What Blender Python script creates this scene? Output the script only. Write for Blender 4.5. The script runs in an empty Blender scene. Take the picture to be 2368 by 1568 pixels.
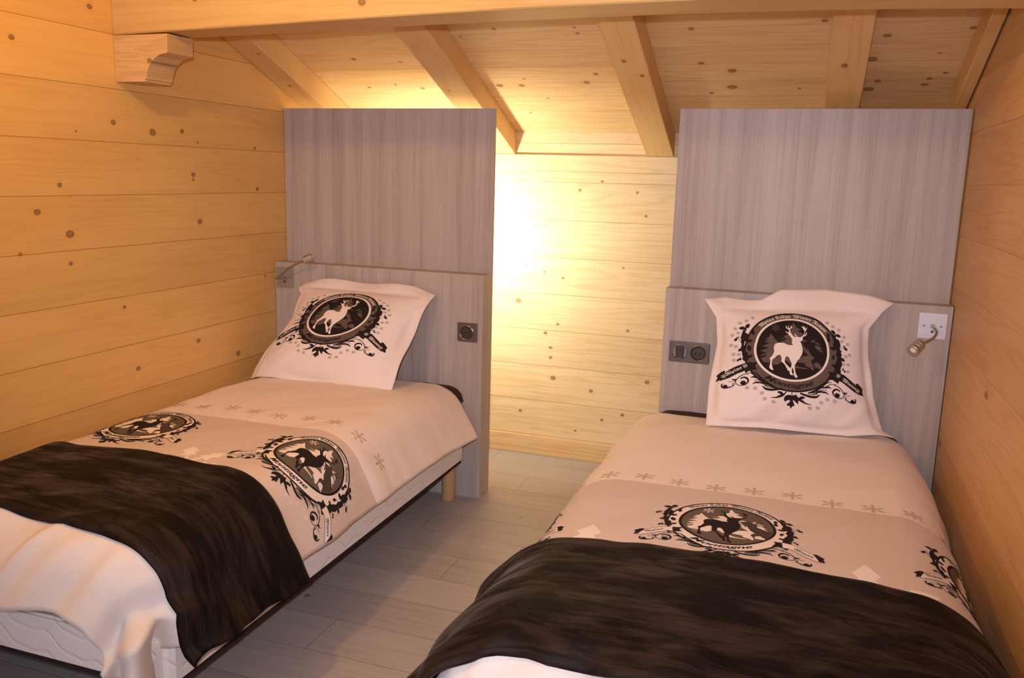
import bpy, bmesh, math, random
import numpy as np
from mathutils import Vector, Matrix
from mathutils.geometry import tessellate_polygon
SC = bpy.context.scene
COL = SC.collection
# ---------------------------------------------------------------- camera, light, exposure
YAW, PITCH, ROLL = .3290, .1882, .0273
def cam_axes():
    cy, sy = math.cos(YAW), math.sin(YAW)
    f = Vector((-sy*math.cos(PITCH), cy*math.cos(PITCH), -math.sin(PITCH)))
    r0 = Vector((cy, sy, 0)); u0 = r0.cross(f)
    return r0*math.cos(ROLL)+u0*math.sin(ROLL), -r0*math.sin(ROLL)+u0*math.cos(ROLL), f
_r, _u, _f = cam_axes()
cam = bpy.data.cameras.new('camera'); cam.sensor_width = 36; cam.lens = 36*1979.267/2368
cam.clip_start = .02
camo = bpy.data.objects.new('camera', cam); COL.objects.link(camo)
camo.matrix_world = Matrix(((_r.x, _u.x, -_f.x, 1.7363), (_r.y, _u.y, -_f.y, -3.2738), (_r.z, _u.z, -_f.z, 1.3734), (0, 0, 0, 1)))
SC.camera = camo
SC.view_settings.view_transform = 'Standard'; SC.view_settings.look = 'None'
SC.view_settings.gamma = 1; SC.view_settings.use_curve_mapping = False
SC.view_settings.exposure = 0.0
SC.cycles.max_bounces = 7; SC.cycles.diffuse_bounces = 5; SC.cycles.glossy_bounces = 3; SC.cycles.transmission_bounces = 2
SC.cycles.caustics_reflective = False
W = bpy.data.worlds.new('world'); SC.world = W; W.use_nodes = True
W.node_tree.nodes['Background'].inputs[0].default_value = (.60, .72, .95, 1)
W.node_tree.nodes['Background'].inputs[1].default_value = 1.05
def lamp(name, kind, loc, energy, color, size, target=None):
    l = bpy.data.lights.new(name, kind); l.energy = energy; l.color = color
    if kind == 'AREA': l.shape = 'DISK'; l.size = size
    else: l.shadow_soft_size = size
    o = bpy.data.objects.new(name, l); COL.objects.link(o); o.location = loc
    if target is not None: o.rotation_euler = (Vector(target)-Vector(loc)).to_track_quat('-Z', 'Y').to_euler()
    return o
fl = lamp('camera_flash', 'SPOT', (1.72, -3.31, 1.47), 182, (.93, .88, .98), .02, (.62, 0, .98))
fl.data.spot_size = math.radians(88); fl.data.spot_blend = 1.0
lamp('ceiling_lamp', 'POINT', (.31, -1.98, 2.19), 33, (1.0, .57, .09), .05)
lamp('headboard_back_light', 'AREA', (.14, .128, 1.1), 19, (.96, .98, .80), .09, (.14, 1.1, 1.1))
# ---------------------------------------------------------------- helpers
def tag(o, label=None, cat=None, group=None, kind=None):
    for k, v in (('label', label), ('category', cat), ('group', group), ('kind', kind)):
        if v: o[k] = v
    return o
def thing(name, label, cat, loc=(0, 0, 0), group=None):
    o = bpy.data.objects.new(name, None); COL.objects.link(o); o.location = loc; o.empty_display_size = .05
    return tag(o, label, cat, group)
def link(name, me, mats, parent=None, smooth=False, at=None):
    o = bpy.data.objects.new(name, me); COL.objects.link(o)
    for m in (mats if isinstance(mats, (list, tuple)) else [mats]): me.materials.append(m)
    if smooth: me.polygons.foreach_set('use_smooth', [True]*len(me.polygons))
    if parent:
        o.parent = parent
        L = parent.location
        p = parent.parent
        while p: L = L+p.location; p = p.parent
        o.location = -Vector(L)
    me.update(); return o
def from_bm(name, bm, mats, parent=None, smooth=False):
    me = bpy.data.meshes.new(name); bm.to_mesh(me); bm.free(); o = link(name, me, mats, parent, smooth)
    if smooth: me.set_sharp_from_angle(angle=math.radians(38))
    return o
def box(bm, x0, x1, y0, y1, z0, z1, bev=0, seg=2):
    v = [bm.verts.new((x, y, z)) for x in (x0, x1) for y in (y0, y1) for z in (z0, z1)]
    fs = [bm.faces.new([v[i] for i in q]) for q in ((0, 1, 3, 2), (4, 6, 7, 5), (0, 4, 5, 1), (2, 3, 7, 6), (0, 2, 6, 4), (1, 5, 7, 3))]
    if bev:
        es = list({e for f in fs for e in f.edges})
        bmesh.ops.bevel(bm, geom=es, offset=bev, segments=seg, profile=.5, affect='EDGES')
    return bm
def mkbox(name, b, mats, parent=None, bev=.002, seg=2):
    bm = bmesh.new(); box(bm, *b, bev=bev, seg=seg)
    bmesh.ops.recalc_face_normals(bm, faces=bm.faces); return from_bm(name, bm, mats, parent)
def tube(bm, pts, rad, seg=16, cap=True):
    pts = [Vector(p) for p in pts]; n = len(pts)
    rad = rad if isinstance(rad, (list, tuple)) else [rad]*n
    rings = []; up = None
    for i, p in enumerate(pts):
        d = (pts[min(i+1, n-1)]-pts[max(i-1, 0)])
        if d.length < 1e-9: d = pts[-1]-pts[0]
        d.normalize()
        if up is None: up = d.orthogonal().normalized()
        up = (up-d*up.dot(d)).normalized(); w = d.cross(up)
        rings.append([bm.verts.new(p+(up*math.cos(a)+w*math.sin(a))*rad[i]) for a in (2*math.pi*k/seg for k in range(seg))])
    for A, B in zip(rings, rings[1:]):
        for k in range(seg): bm.faces.new((A[k], A[(k+1) % seg], B[(k+1) % seg], B[k]))
    if cap: bm.faces.new(rings[0][::-1]); bm.faces.new(rings[-1])
    return bm
def lathe(bm, base, axis, prof, seg=32):
    """prof: (distance along axis, radius) pairs"""
    base = Vector(base); axis = Vector(axis).normalized()
    up = axis.orthogonal().normalized(); w = axis.cross(up); rings = []
    for d, r in prof:
        rings.append([bm.verts.new(base+axis*d+(up*math.cos(a)+w*math.sin(a))*max(r, 1e-5)) for a in (2*math.pi*k/seg for k in range(seg))])
    for A, B in zip(rings, rings[1:]):
        for k in range(seg): bm.faces.new((A[k], A[(k+1) % seg], B[(k+1) % seg], B[k]))
    bm.faces.new(rings[0][::-1]); bm.faces.new(rings[-1]); return bm
def smooth_path(pts, n=8):
    P = [np.array(p, float) for p in pts]; P = [2*P[0]-P[1]]+P+[2*P[-1]-P[-2]]; out = []
    for i in range(1, len(P)-2):
        for k in range(n):
            t = k/n; a, b, c, d = P[i-1:i+3]
            out.append(.5*((2*b)+(-a+c)*t+(2*a-5*b+4*c-d)*t*t+(-a+3*b-3*c+d)*t**3))
    out.append(P[-2]); return out
# ---------------------------------------------------------------- materials
class NT:
    def __init__(s, name, rough=.6, spec=.3):
        s.m = bpy.data.materials.new(name); s.m.use_nodes = True; s.t = s.m.node_tree
        s.b = s.t.nodes['Principled BSDF']; s.b.inputs['Roughness'].default_value = rough
        s.b.inputs['Specular IOR Level'].default_value = spec
    def n(s, typ, **kw):
        x = s.t.nodes.new(typ)
        for k, v in kw.items(): setattr(x, k, v)
        return x
    def set(s, sock, v):
        if isinstance(v, bpy.types.NodeSocket): s.t.links.new(v, sock)
        elif v is not None:
            if isinstance(v, (tuple, list)) and len(v) == 3 and sock.type == 'RGBA': v = (*v, 1)
            sock.default_value = v
    def math(s, op, a, b=None, c=None, clamp=False):
        x = s.n('ShaderNodeMath', operation=op, use_clamp=clamp)
        for i, v in enumerate((a, b, c)):
            if v is not None: s.set(x.inputs[i], v)
        return x.outputs[0]
    def mr(s, v, a, b, c=0., d=1., smooth=True):
        x = s.n('ShaderNodeMapRange', interpolation_type='SMOOTHSTEP' if smooth else 'LINEAR')
        for i, q in enumerate((v, a, b, c, d)): s.set(x.inputs[i], q)
        return x.outputs[0]
    def mix(s, f, a, b, mode='MIX'):
        x = s.n('ShaderNodeMix', data_type='RGBA', blend_type=mode)
        s.set(x.inputs[0], f); s.set(x.inputs[6], a); s.set(x.inputs[7], b); return x.outputs[2]
    def comb(s, a, b, c=0.):
        x = s.n('ShaderNodeCombineXYZ')
        for i, v in enumerate((a, b, c)): s.set(x.inputs[i], v)
        return x.outputs[0]
    def noise(s, vec, scale=1., detail=3., rough=.5, dist=0.):
        x = s.n('ShaderNodeTexNoise'); s.set(x.inputs['Vector'], vec); s.set(x.inputs['Scale'], scale)
        s.set(x.inputs['Detail'], detail); s.set(x.inputs['Roughness'], rough); s.set(x.inputs['Distortion'], dist)
        return x.outputs[0]
    def rnd(s, v):
        x = s.n('ShaderNodeTexWhiteNoise', noise_dimensions='1D'); s.set(x.inputs['W'], v); return x.outputs[0]
    def obj(s):
        c = s.n('ShaderNodeTexCoord'); x = s.n('ShaderNodeSeparateXYZ'); s.t.links.new(c.outputs['Object'], x.inputs[0]); return x.outputs
    def color(s, v): s.set(s.b.inputs['Base Color'], v)
    def bump(s, h, strength=.3, dist=.002):
        x = s.n('ShaderNodeBump'); s.set(x.inputs['Height'], h); s.set(x.inputs['Strength'], strength)
        s.set(x.inputs['Distance'], dist); s.t.links.new(x.outputs[0], s.b.inputs['Normal'])
def plain(name, col, rough=.6, metal=0., spec=.4):
    M = NT(name, rough, spec); M.color(col); M.b.inputs['Metallic'].default_value = metal; return M.m
def wood(name, ax, bx, h, b0, light, dark, knots=(), seam=.0016, rough=.5, joint=None, stretch=1., knotcol=(.20, .085, .03), tone=.16, seamcol=.35, grain=1., rand_knots=0.):
    """planks whose grain runs along axis ax and which stack along axis bx with pitch h"""
    M = NT(name, rough, .35); o = M.obj(); a, b = o[ax], o[bx]
    f = M.math('DIVIDE', M.math('SUBTRACT', b, b0), h); idx = M.math('FLOOR', f); fr = M.math('SUBTRACT', f, idx)
    r1 = M.rnd(idx); r2 = M.rnd(M.math('ADD', idx, 57.3))
    b2 = b; m = None
    if knots:
        v = M.comb(M.math('MULTIPLY', a, .8), b)
        for (ka, kb, kr) in knots:
            d = M.n('ShaderNodeVectorMath', operation='DISTANCE'); M.t.links.new(v, d.inputs[0]); d.inputs[1].default_value = (ka*.8, kb, 0)
            q = M.math('MULTIPLY', d.outputs['Value'], 1/kr)
            m = q if m is None else M.math('MINIMUM', m, q)
        halo = M.math('EXPONENT', M.math('MULTIPLY', M.math('MULTIPLY', m, m), -.11))
        b2 = M.math('ADD', b, M.math('MULTIPLY', halo, .012))
    sh = M.math('MULTIPLY', r1, 31.)
    v1 = M.comb(M.math('ADD', M.math('MULTIPLY', a, .9*stretch), sh), M.math('MULTIPLY', b2, 14.), sh)
    n1 = M.noise(v1, 1., 2., .5, .4)
    v2 = M.comb(M.math('ADD', M.math('MULTIPLY', a, 2.2*stretch), sh), M.math('MULTIPLY', b2, 150.), sh)
    n2 = M.noise(v2, 1., 3., .6)
    rings = M.math('SINE', M.math('MULTIPLY', n1, 46.))
    rings = M.mr(rings, .1, 1., 0., 1.)
    v3 = M.comb(M.math('ADD', M.math('MULTIPLY', a, 1.3), sh), M.math('MULTIPLY', b, 5.), sh)
    n3 = M.noise(v3, 1., 2., .5)
    g = M.math('ADD', M.math('MULTIPLY', rings, .32*grain), M.math('ADD', M.math('MULTIPLY', M.mr(n2, .3, .75), .28*grain), M.math('MULTIPLY', M.mr(n3, .25, .75), .45)), clamp=True)
    c = M.mix(g, light, dark)
    tn = M.math('ADD', 1-tone/2, M.math('MULTIPLY', r2, tone))
    c = M.mix(1., c, M.comb(tn, tn, tn), 'MULTIPLY')
    if rand_knots:
        vo = M.n('ShaderNodeTexVoronoi', feature='F1', voronoi_dimensions='2D'); M.set(vo.inputs['Vector'], M.comb(M.math('ADD', M.math('MULTIPLY', a, 3.2), sh), M.math('MULTIPLY', b, 6.)))
        M.set(vo.inputs['Scale'], 1.); cs = M.n('ShaderNodeSeparateXYZ'); M.t.links.new(vo.outputs['Color'], cs.inputs[0])
        ok = M.math('GREATER_THAN', cs.outputs[0], 1-rand_knots)
        k2 = M.math('MULTIPLY', M.mr(vo.outputs['Distance'], .05, .09, 1., 0.), ok)
        c = M.mix(M.math('MULTIPLY', k2, .75), c, knotcol)
    if m is not None:
        c = M.mix(M.math('MULTIPLY', M.mr(m, .9, 2.6, 1., 0.), .30), c, dark)
        kk = M.math('MULTIPLY', M.mr(M.math('ADD', m, M.math('MULTIPLY', n2, .5)), .9, 1.35, 1., 0.), M.math('ADD', .68, M.math('MULTIPLY', M.mr(m, .3, .9), .25)))
        c = M.mix(kk, c, knotcol)
    if h < 50:
        d = M.math('MULTIPLY', M.math('MINIMUM', fr, M.math('SUBTRACT', 1., fr)), h)
        s_ = M.mr(d, seam*.3, seam, 1., 0.)
        if joint:
            jo, per = joint
            jx = None
            for k, xj in jo.items():
                sel = M.math('COMPARE', idx, float(k), .1); e = M.math('MULTIPLY', sel, xj); jx = e if jx is None else M.math('ADD', jx, e)
            known = None
            for k in jo:
                sel = M.math('COMPARE', idx, float(k), .1); known = sel if known is None else M.math('MAXIMUM', known, sel)
            off = M.math('ADD', jx, M.math('MULTIPLY', M.math('SUBTRACT', 1., known), M.math('ADD', -.5, M.math('MULTIPLY', r2, .6))))
            q = M.math('DIVIDE', M.math('SUBTRACT', a, off), per); q = M.math('SUBTRACT', q, M.math('ROUND', q))
            s_ = M.math('MAXIMUM', s_, M.mr(M.math('MULTIPLY', M.math('ABSOLUTE', q), per), seam*.3, seam, 1., 0.))
        c = M.mix(M.math('MULTIPLY', s_, 1-seamcol), c, (dark[0]*.25, dark[1]*.2, dark[2]*.2))
        M.bump(M.math('SUBTRACT', M.math('MULTIPLY', n2, .12), s_), .35, .002)
    M.color(c); return M.m
XW, XR, YB = -.515, 2.2345, .6857
PL, PD = (.77, .475, .17), (.64, .355, .105)
KN_L = [(-.906, 1.515, .010), (-.722, 1.492, .014), (-.568, 1.504, .009), (-1.237, 1.224, .011), (-1.118, 1.151, .014), (-1.123, 1.056, .008), (-.489, 1.166, .012), (-.516, 1.345, .010), (-.517, 1.326, .006), (-.112, 1.289, .009), (-1.145, 1.307, .008), (-.904, .884, .007), (-.855, .653, .009), (-.526, .698, .010), (-.279, .601, .012), (-1.309, 1.1, .006), (-.073, .911, .006), (-1.066, 1.477, .004), (-.122, 1.459, .007), (-.483, 1.468, .005), (-.978, 1.873, .010), (-1.28, 1.733, .009)]
KN_B = [(.541, .921, .006), (.636, .897, .007), (.807, 1.359, .006), (.702, 1.316, .007), (.974, 1.314, .006), (1.02, 1.208, .006), (.927, .965, .005), (.447, .945, .005), (.618, .67, .007), (.557, .622, .009), (.963, .667, .007), (.585, .551, .008), (.587, .501, .008), (.604, .4, .012), (.798, .355, .009), (.858, .215, .007), (.728, .144, .005), (.439, .215, .008), (.958, .252, .008), (1.069, .427, .010), (.413, .772, .012)]
KN_C = [(.557, -.126, .007), (.866, -.12, .006), (.869, -.084, .007), (.404, -.085, .005), (.564, .227, .006), (.437, .278, .013), (.536, .279, .012), (.823, .26, .012), (.875, .196, .009), (.62, .387, .006), (.503, .515, .006), (-.189, .285, .008), (.069, .296, .009), (-.047, .263, .006), (.065, .084, .007), (-.14, .056, .010), (1.407, .184, .015), (1.401, .304, .017), (1.318, .348, .008), (1.283, -.092, .010), (1.296, .13, .010), (1.926, -.022, .012), (1.893, .12, .016), (1.926, .27, .011), (1.901, .325, .016), (2.089, .296, .012), (2.098, .254, .009), (2.144, .217, .007), (2.179, -.054, .010), (2.105, .089, .006), (1.652, .317, .006), (1.725, -.117, .010)]
M_left = wood('pine_left', 1, 2, .176, 1.4492, PL, PD, KN_L, grain=.75)
M_back = wood('pine_back', 0, 2, .1789, 1.5298-.1789*10, (.80, .62, .37), (.66, .43, .20), KN_B)
M_right = wood('pine_right', 1, 2, .176, 1.385, (.70, .46, .24), (.56, .32, .13), [], rand_knots=.12, seamcol=.72)
M_ceil = wood('pine_ceiling', 0, 1, .118, .02, (.78, .56, .31), (.64, .40, .17), KN_C, seam=.0012, seamcol=.55)
M_beam = wood('pine_beam', 0, 2, 99., -50., (.67, .45, .19), (.58, .34, .12), [(-.18, 1.9, .008), (.42, 1.87, .012)], stretch=.8)
M_raft = wood('pine_rafter', 1, 0, 99., -50., (.78, .52, .24), (.64, .38, .14), [(-.1, 1.05, .010), (.0, 1.1, .010), (-.05, 1.8, .012), (.1, .28, .006), (-.2, -.43, .007), (.05, -.45, .008)], stretch=.8)
M_base = wood('pine_skirting', 0, 2, 99., -50., (.78, .55, .28), (.66, .40, .16), [(1.02, .05, .005)], stretch=.6, grain=1.4)
M_floor = wood('laminate', 0, 1, .1824, -.0209-.1824*20, (.47, .42, .40), (.37, .325, .305), [(.28, -1.02, .010), (.13, -1.24, .011), (.72, -.12, .006)], seam=.0022, rough=.42,
               joint=({18: .387, 16: .633, 13: .448, 21: .6025, 23: .35, 15: 1.15, 14: -.35}, 1.28), knotcol=(.16, .11, .08), tone=.10, seamcol=.55, grain=1.0, stretch=.9)
GL, GD = (.47, .395, .355), (.35, .275, .24)
M_panel = wood('headboard_veneer', 2, 0, 99., -50., GL, GD, [], rough=.45, stretch=.55, grain=.9)
def veneer():
    M = NT('headboard_veneer', .45, .35); o = M.obj(); a, b = o[2], o[0]
    n1 = M.noise(M.comb(M.math('MULTIPLY', a, .45), M.math('MULTIPLY', b, 17.)), 1., 2., .5, .2)
    n2 = M.noise(M.comb(M.math('MULTIPLY', a, 3.), M.math('MULTIPLY', b, 330.)), 1., 3., .65)
    n3 = M.noise(M.comb(M.math('MULTIPLY', a, 1.2), M.math('MULTIPLY', b, 70.)), 1., 3., .6, .3)
    g = M.math('ADD', M.math('MULTIPLY', M.mr(n1, .35, .68), .45), M.math('ADD', M.math('MULTIPLY', M.mr(n2, .42, .66), .32), M.math('MULTIPLY', M.mr(n3, .45, .7), .25)), clamp=True)
    M.color(M.mix(g, (.50, .425, .385), (.33, .26, .228))); M.bump(n2, .12, .0008); return M.m
bpy.data.materials.remove(M_panel); M_panel = veneer()
M_edge = plain('veneer_edge', (.52, .40, .30), .5)
# ---- shell
def quad_obj(name, vs, mat, kind='structure', thick=None):
    me = bpy.data.meshes.new(name); me.from_pydata(vs, [], [tuple(range(len(vs)))]); o = link(name, me, mat); tag(o, kind=kind); return o
YF = -4.7
zc = lambda y: 1.582+.398*(.7-y)
tag(mkbox('floor', (XW-.1, XR+.1, YF, YB+.15, -.06, 0), M_floor, bev=0), kind='structure')
def wallmesh(name, x0, x1, mat):
    bm = bmesh.new(); ys = (YF, YB+.1)
    P = []
    for x in (x0, x1): P.append([bm.verts.new(p) for p in ((x, ys[0], 0), (x, ys[1], 0), (x, ys[1], zc(ys[1])), (x, ys[0], zc(ys[0])))])
    bm.faces.new(P[0]); bm.faces.new(P[1][::-1])
    for i in range(4): bm.faces.new((P[0][i], P[0][(i+1) % 4], P[1][(i+1) % 4], P[1][i]))
    bmesh.ops.recalc_face_normals(bm, faces=bm.faces); tag(from_bm(name, bm, mat), kind='structure')
wallmesh('wall_left', XW-.1, XW, M_left)
wallmesh('wall_right', XR, XR+.1, M_right)
tag(mkbox('wall_back', (XW, XR, YB, YB+.1, 0, 1.400), M_back, bev=.0015), kind='structure')
tag(mkbox('trim_1', (XW, XR, YB, YB+.1, 1.4005, 1.4765), M_back, bev=.0025), kind='structure')
tag(mkbox('trim_2', (XW, XR, YB+.0165, YB+.1, 1.4767, 1.60), M_back, bev=0), kind='structure')
tag(mkbox('baseboard_back', (XW, XR, YB-.016, YB-.0005, 0, .095), M_base, bev=.003), kind='structure')
bm = bmesh.new()
t_ = [bm.verts.new(p) for p in ((XW-.1, YB+.1, zc(YB+.1)), (XR+.1, YB+.1, zc(YB+.1)), (XR+.1, YF-.1, zc(YF-.1)), (XW-.1, YF-.1, zc(YF-.1)))]
t2 = [bm.verts.new(v.co+Vector((0, 0, .08))) for v in t_]
bm.faces.new(t_); bm.faces.new(t2[::-1])
for i in range(4): bm.faces.new((t_[i], t_[(i+1) % 4], t2[(i+1) % 4], t2[i]))
bmesh.ops.recalc_face_normals(bm, faces=bm.faces)
tag(from_bm('ceiling', bm, M_ceil), kind='structure')
# ---- rafters
def rafter(x0, x1, label):
    bm = bmesh.new(); y0, y1 = YB+.015, -4.65
    zb = lambda y: 1.479-.397*(y-.6857)
    P = []
    for x in (x0, x1): P.append([bm.verts.new(p) for p in ((x, y0, zb(y0)), (x, y1, zb(y1)), (x, y1, zc(y1)-.0005), (x, y0, zc(y0)-.0005))])
    bm.faces.new(P[0]); bm.faces.new(P[1][::-1])
    for i in range(4): bm.faces.new((P[0][i], P[0][(i+1) % 4], P[1][(i+1) % 4], P[1][i]))
    bmesh.ops.recalc_face_normals(bm, faces=bm.faces)
    bmesh.ops.bevel(bm, geom=list(bm.edges), offset=.003, segments=1, affect='EDGES')
    tag(from_bm('rafter', bm, M_raft), label, 'rafter', 'sloping rafters under the plank ceiling')
rafter(-.511, -.394, 'sloping pine rafter running down along the left log wall')
rafter(.246, .374, 'sloping pine rafter whose foot ends beside the top corner of the left headboard')
rafter(1.004, 1.130, 'sloping pine rafter with dark knots, ending between the two headboards')
rafter(1.748, 1.872, 'sloping pine rafter seen straight from below, over the middle of the right headboard')
rafter(2.187, 2.228, 'narrow sloping pine rafter squeezed against the right wall, above the headboard corner')
# ---- beam, slightly cambered
fx = [-.513, .2, .894, 1.3, 2.2325]; fz = [1.800, 1.818, 1.833, 1.838, 1.830]
bx_ = [-.513, .294, .563, 1.105, 1.743, 2.2325]; bz = [1.800, 1.812, 1.821, 1.826, 1.823, 1.811]
bm = bmesh.new(); xs = np.linspace(-.513, 2.2325, 24); prev = None
pf = np.polyfit(fx, fz, 3); pb = np.polyfit(bx_, bz, 3)
for x in xs:
    a, b = float(np.polyval(pf, x)), float(np.polyval(pb, x))
    ring = [bm.verts.new(p) for p in ((x, -.881, a), (x, -.885, a+.004), (x, -.885, 2.055), (x, -.76, 2.055), (x, -.76, b+.004), (x, -.764, b))]
    if prev:
        for k in range(6): bm.faces.new((prev[k], prev[(k+1) % 6], ring[(k+1) % 6], ring[k]))
    else: bm.faces.new(ring[::-1])
    prev = ring
bm.faces.new(prev); bmesh.ops.recalc_face_normals(bm, faces=bm.faces)
tag(from_bm('ceiling_beam', bm, M_beam), 'thick horizontal pine beam crossing the top of the room under the rafters', 'beam')
# ---- corbel
prof = [(-.5135, 1.649), (-.392, 1.649), (-.392, 1.658), (-.3865, 1.660)]
for k in range(15):
    a = math.radians(178-k*86/14); prof.append((-.300+.085*math.cos(a), 1.655+.083*math.sin(a)))
prof += [(-.296, 1.742), (-.294, 1.7985), (-.5135, 1.7985)]
bm = bmesh.new()
A_ = [bm.verts.new((x, -.8845, z)) for x, z in prof]; B_ = [bm.verts.new((x, -.761, z)) for x, z in prof]
bm.faces.new(A_); bm.faces.new(B_[::-1])
for i in range(len(A_)): bm.faces.new((A_[i], A_[(i+1) % len(A_)], B_[(i+1) % len(A_)], B_[i]))
bmesh.ops.recalc_face_normals(bm, faces=bm.faces)
M_corb = wood('pine_corbel', 0, 2, 99., -50., (.72, .49, .25), (.58, .35, .15), [(-.37, 1.715, .009)], stretch=1.4, grain=1.5)
tag(from_bm('corbel', bm, M_corb), 'carved pine corbel with a scooped cove, under the beam end on the left wall', 'corbel')
# ---- headboards
def headboard(x0, x1, label, c0=0, c1=0):
    t = thing('headboard', label, 'headboard', ((x0+x1)/2, .05, 0), 'wood-effect headboards standing behind the beds')
    mkbox('lower_panel', (x0, x1, 0, .070, 0, .9687), [M_panel], t, .0015)
    mkbox('filler_panel', (x0+.001, x1, .0705, .0905, 0, .9665), [M_edge], t, .001)
    u0, u1 = (x0+.003, x1) if x0 < 0 else (x0, x1-.003)
    mkbox('upper_panel', (u0, u1, .091, .112, 0, 1.6409), [M_panel], t, .0012)
    return t
headboard(-.5125, .4878, 'tall grey wood-effect headboard with a stepped lower panel, behind the left bed')
headboard(1.2358, 2.2315, 'tall grey wood-effect headboard behind the right bed, touching the right wall')
# ---- sockets and switch
M_taupe = plain('taupe_metal_plate', (.15, .115, .10), .35, .55); M_dk = plain('dark_taupe_insert', (.06, .045, .04), .35, .3)
M_rim = plain('satin_ring', (.30, .27, .26), .25, .8); M_blk = plain('socket_hole', (.008, .007, .007), .6)
def cyl(name, x, z, y0, y1, r, mat, parent, seg=28, prof=None):
    bm = bmesh.new(); lathe(bm, (x, y1, z), (0, -1, 0), prof or [(0, r), (y1-y0-.0006, r), (y1-y0, r-.0006)], seg)
    return from_bm(name, bm, mat, parent, True)
def outlet(x, z, parent):
    d = .0125
    c = cyl('socket_well', x, z, 0, 0, 0, M_dk, parent, prof=[(.006, .0285), (.0128, .0285), (.0134, .0270), (.0128, .0258), (.0094, .0235), (.0094, .0001)])
    cyl('rim', x, z, 0, 0, 0, M_rim, c, prof=[(.0085, .0312), (.0126, .0310), (.0132, .0298), (.0126, .0287), (.0085, .0286)])
    for s in (-1, 1): cyl('pin_hole', x+s*.0095, z-.001, -.0104, -.0088, .0030, M_blk, c, 14)
    cyl('earth_pin', x, z+.010, -.0128, -.0088, .0024, M_rim, c, 14)
def switch(x, z, parent):
    c = cyl('switch_ring', x, z, 0, 0, 0, M_rim, parent, prof=[(.006, .0300), (.0120, .0300), (.0128, .0285), (.0112, .0270), (.010, .0001)])
    bm = bmesh.new(); box(bm, x-.0155, x+.0155, -.0165, -.009, z-.0235, z+.0235, bev=.003)
    bmesh.ops.recalc_face_normals(bm, faces=bm.faces); from_bm('rocker', bm, M_dk, c)
t = thing('power_socket', 'single taupe power socket at the right edge of the left headboard', 'socket', (.422, 0, .726))
mkbox('cover_plate', (.378, .466, -.009, -.0005, .6865, .7665), M_taupe, t, .003, 3); outlet(.421, .726, t)
t = thing('socket_and_switch', 'double taupe plate with round light switch and socket, on the right headboard beside the pillow', 'socket', (1.34, 0, .726))
mkbox('cover_plate', (1.264, 1.4165, -.009, -.0005, .6865, .7660), M_taupe, t, .003, 3); switch(1.305, .727, t); outlet(1.3745, .727, t)
# ---- reading lamps
M_alu = plain('brushed_aluminium', (.56, .50, .45), .38, .85); M_arm = plain('satin_nickel_arm', (.50, .46, .43), .3, .9)
M_pg = plain('grey_lamp_plate', (.34, .30, .265), .45, .35); M_pw = plain('flash_lit_lamp_plate', (.70, .71, .78), .5, .1); M_lens = plain('frosted_lens', (.85, .82, .80), .25, .1)  # same plate metal twice; the pale one has the flash reflection in its colour
def reading_lamp(px, pz, M_p, path, head0, head1, rad, label, screws, knob):
    t = thing('reading_lamp', label, 'lamp', (px+.0445, 0, pz+.045))
    mkbox('wall_plate', (px, px+.0895, -.0045, -.0005, pz, pz+.0905), M_p, t, .0012)
    bm = bmesh.new(); tube(bm, smooth_path(path), .0048, 14); from_bm('flexible_arm', bm, M_arm, t, True)
    cyl('arm_socket', path[0][0], path[0][2], -.008, -.004, .0075, M_arm, t, 20)
    h0, h1 = Vector(head0), Vector(head1); L = (h1-h0).length
    bm = bmesh.new(); lathe(bm, h0, h1-h0, [(0, rad*.55), (.003, rad*.93), (L*.36, rad*.97), (L*.38, rad*.88), (L*.44, rad*.88), (L*.46, rad*.98), (L*.62, rad*.98), (L*.64, rad*.90), (L*.69, rad*.90), (L*.71, rad), (L-.001, rad), (L, rad*.94), (L, rad*.62), (L-.004, rad*.60), (L-.004, .0001)], 36)
    hd = from_bm('lamp_head', bm, M_alu, t, True)
    bm = bmesh.new(); lathe(bm, h0+(h1-h0)*((L-.0038)/L), h1-h0, [(0, rad*.58), (.002, rad*.50), (.0032, rad*.28), (.0036, .0001)], 28); from_bm('lens', bm, M_lens, hd, True)
    for sx, sz in screws: cyl('screw', sx, sz, -.0062, -.004, .0032, M_rim, t, 14)
    cyl('push_switch', knob[0], knob[1], -.010, -.004, .0042, M_dk, t, 16)
reading_lamp(-.5045, .8555, M_pg, [(-.453, -.004, .903), (-.462, -.026, .902), (-.475, -.045, .9), (-.462, -.055, .908), (-.430, -.060, .931), (-.400, -.064, .952), (-.362, -.066, .972), (-.318, -.068, .992)],
             (-.321, -.068, .9905), (-.285, -.058, 1.007), .0180, 'silver gooseneck reading lamp on a grey plate, left headboard, head turned up', [(-.431, .9015), (-.489, .9015)], (-.460, .8825))
reading_lamp(2.1260, .8525, M_pw, [(2.171, -.004, .897), (2.175, -.022, .893), (2.181, -.040, .882), (2.172, -.056, .866), (2.152, -.068, .853), (2.128, -.082, .845)],
             (2.130, -.080, .846), (2.103, -.122, .824), .0200, 'silver gooseneck reading lamp on a plate paled by the flash, right headboard, head bent down', [(2.1435, .897), (2.1975, .897)], (2.171, .878))
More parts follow.
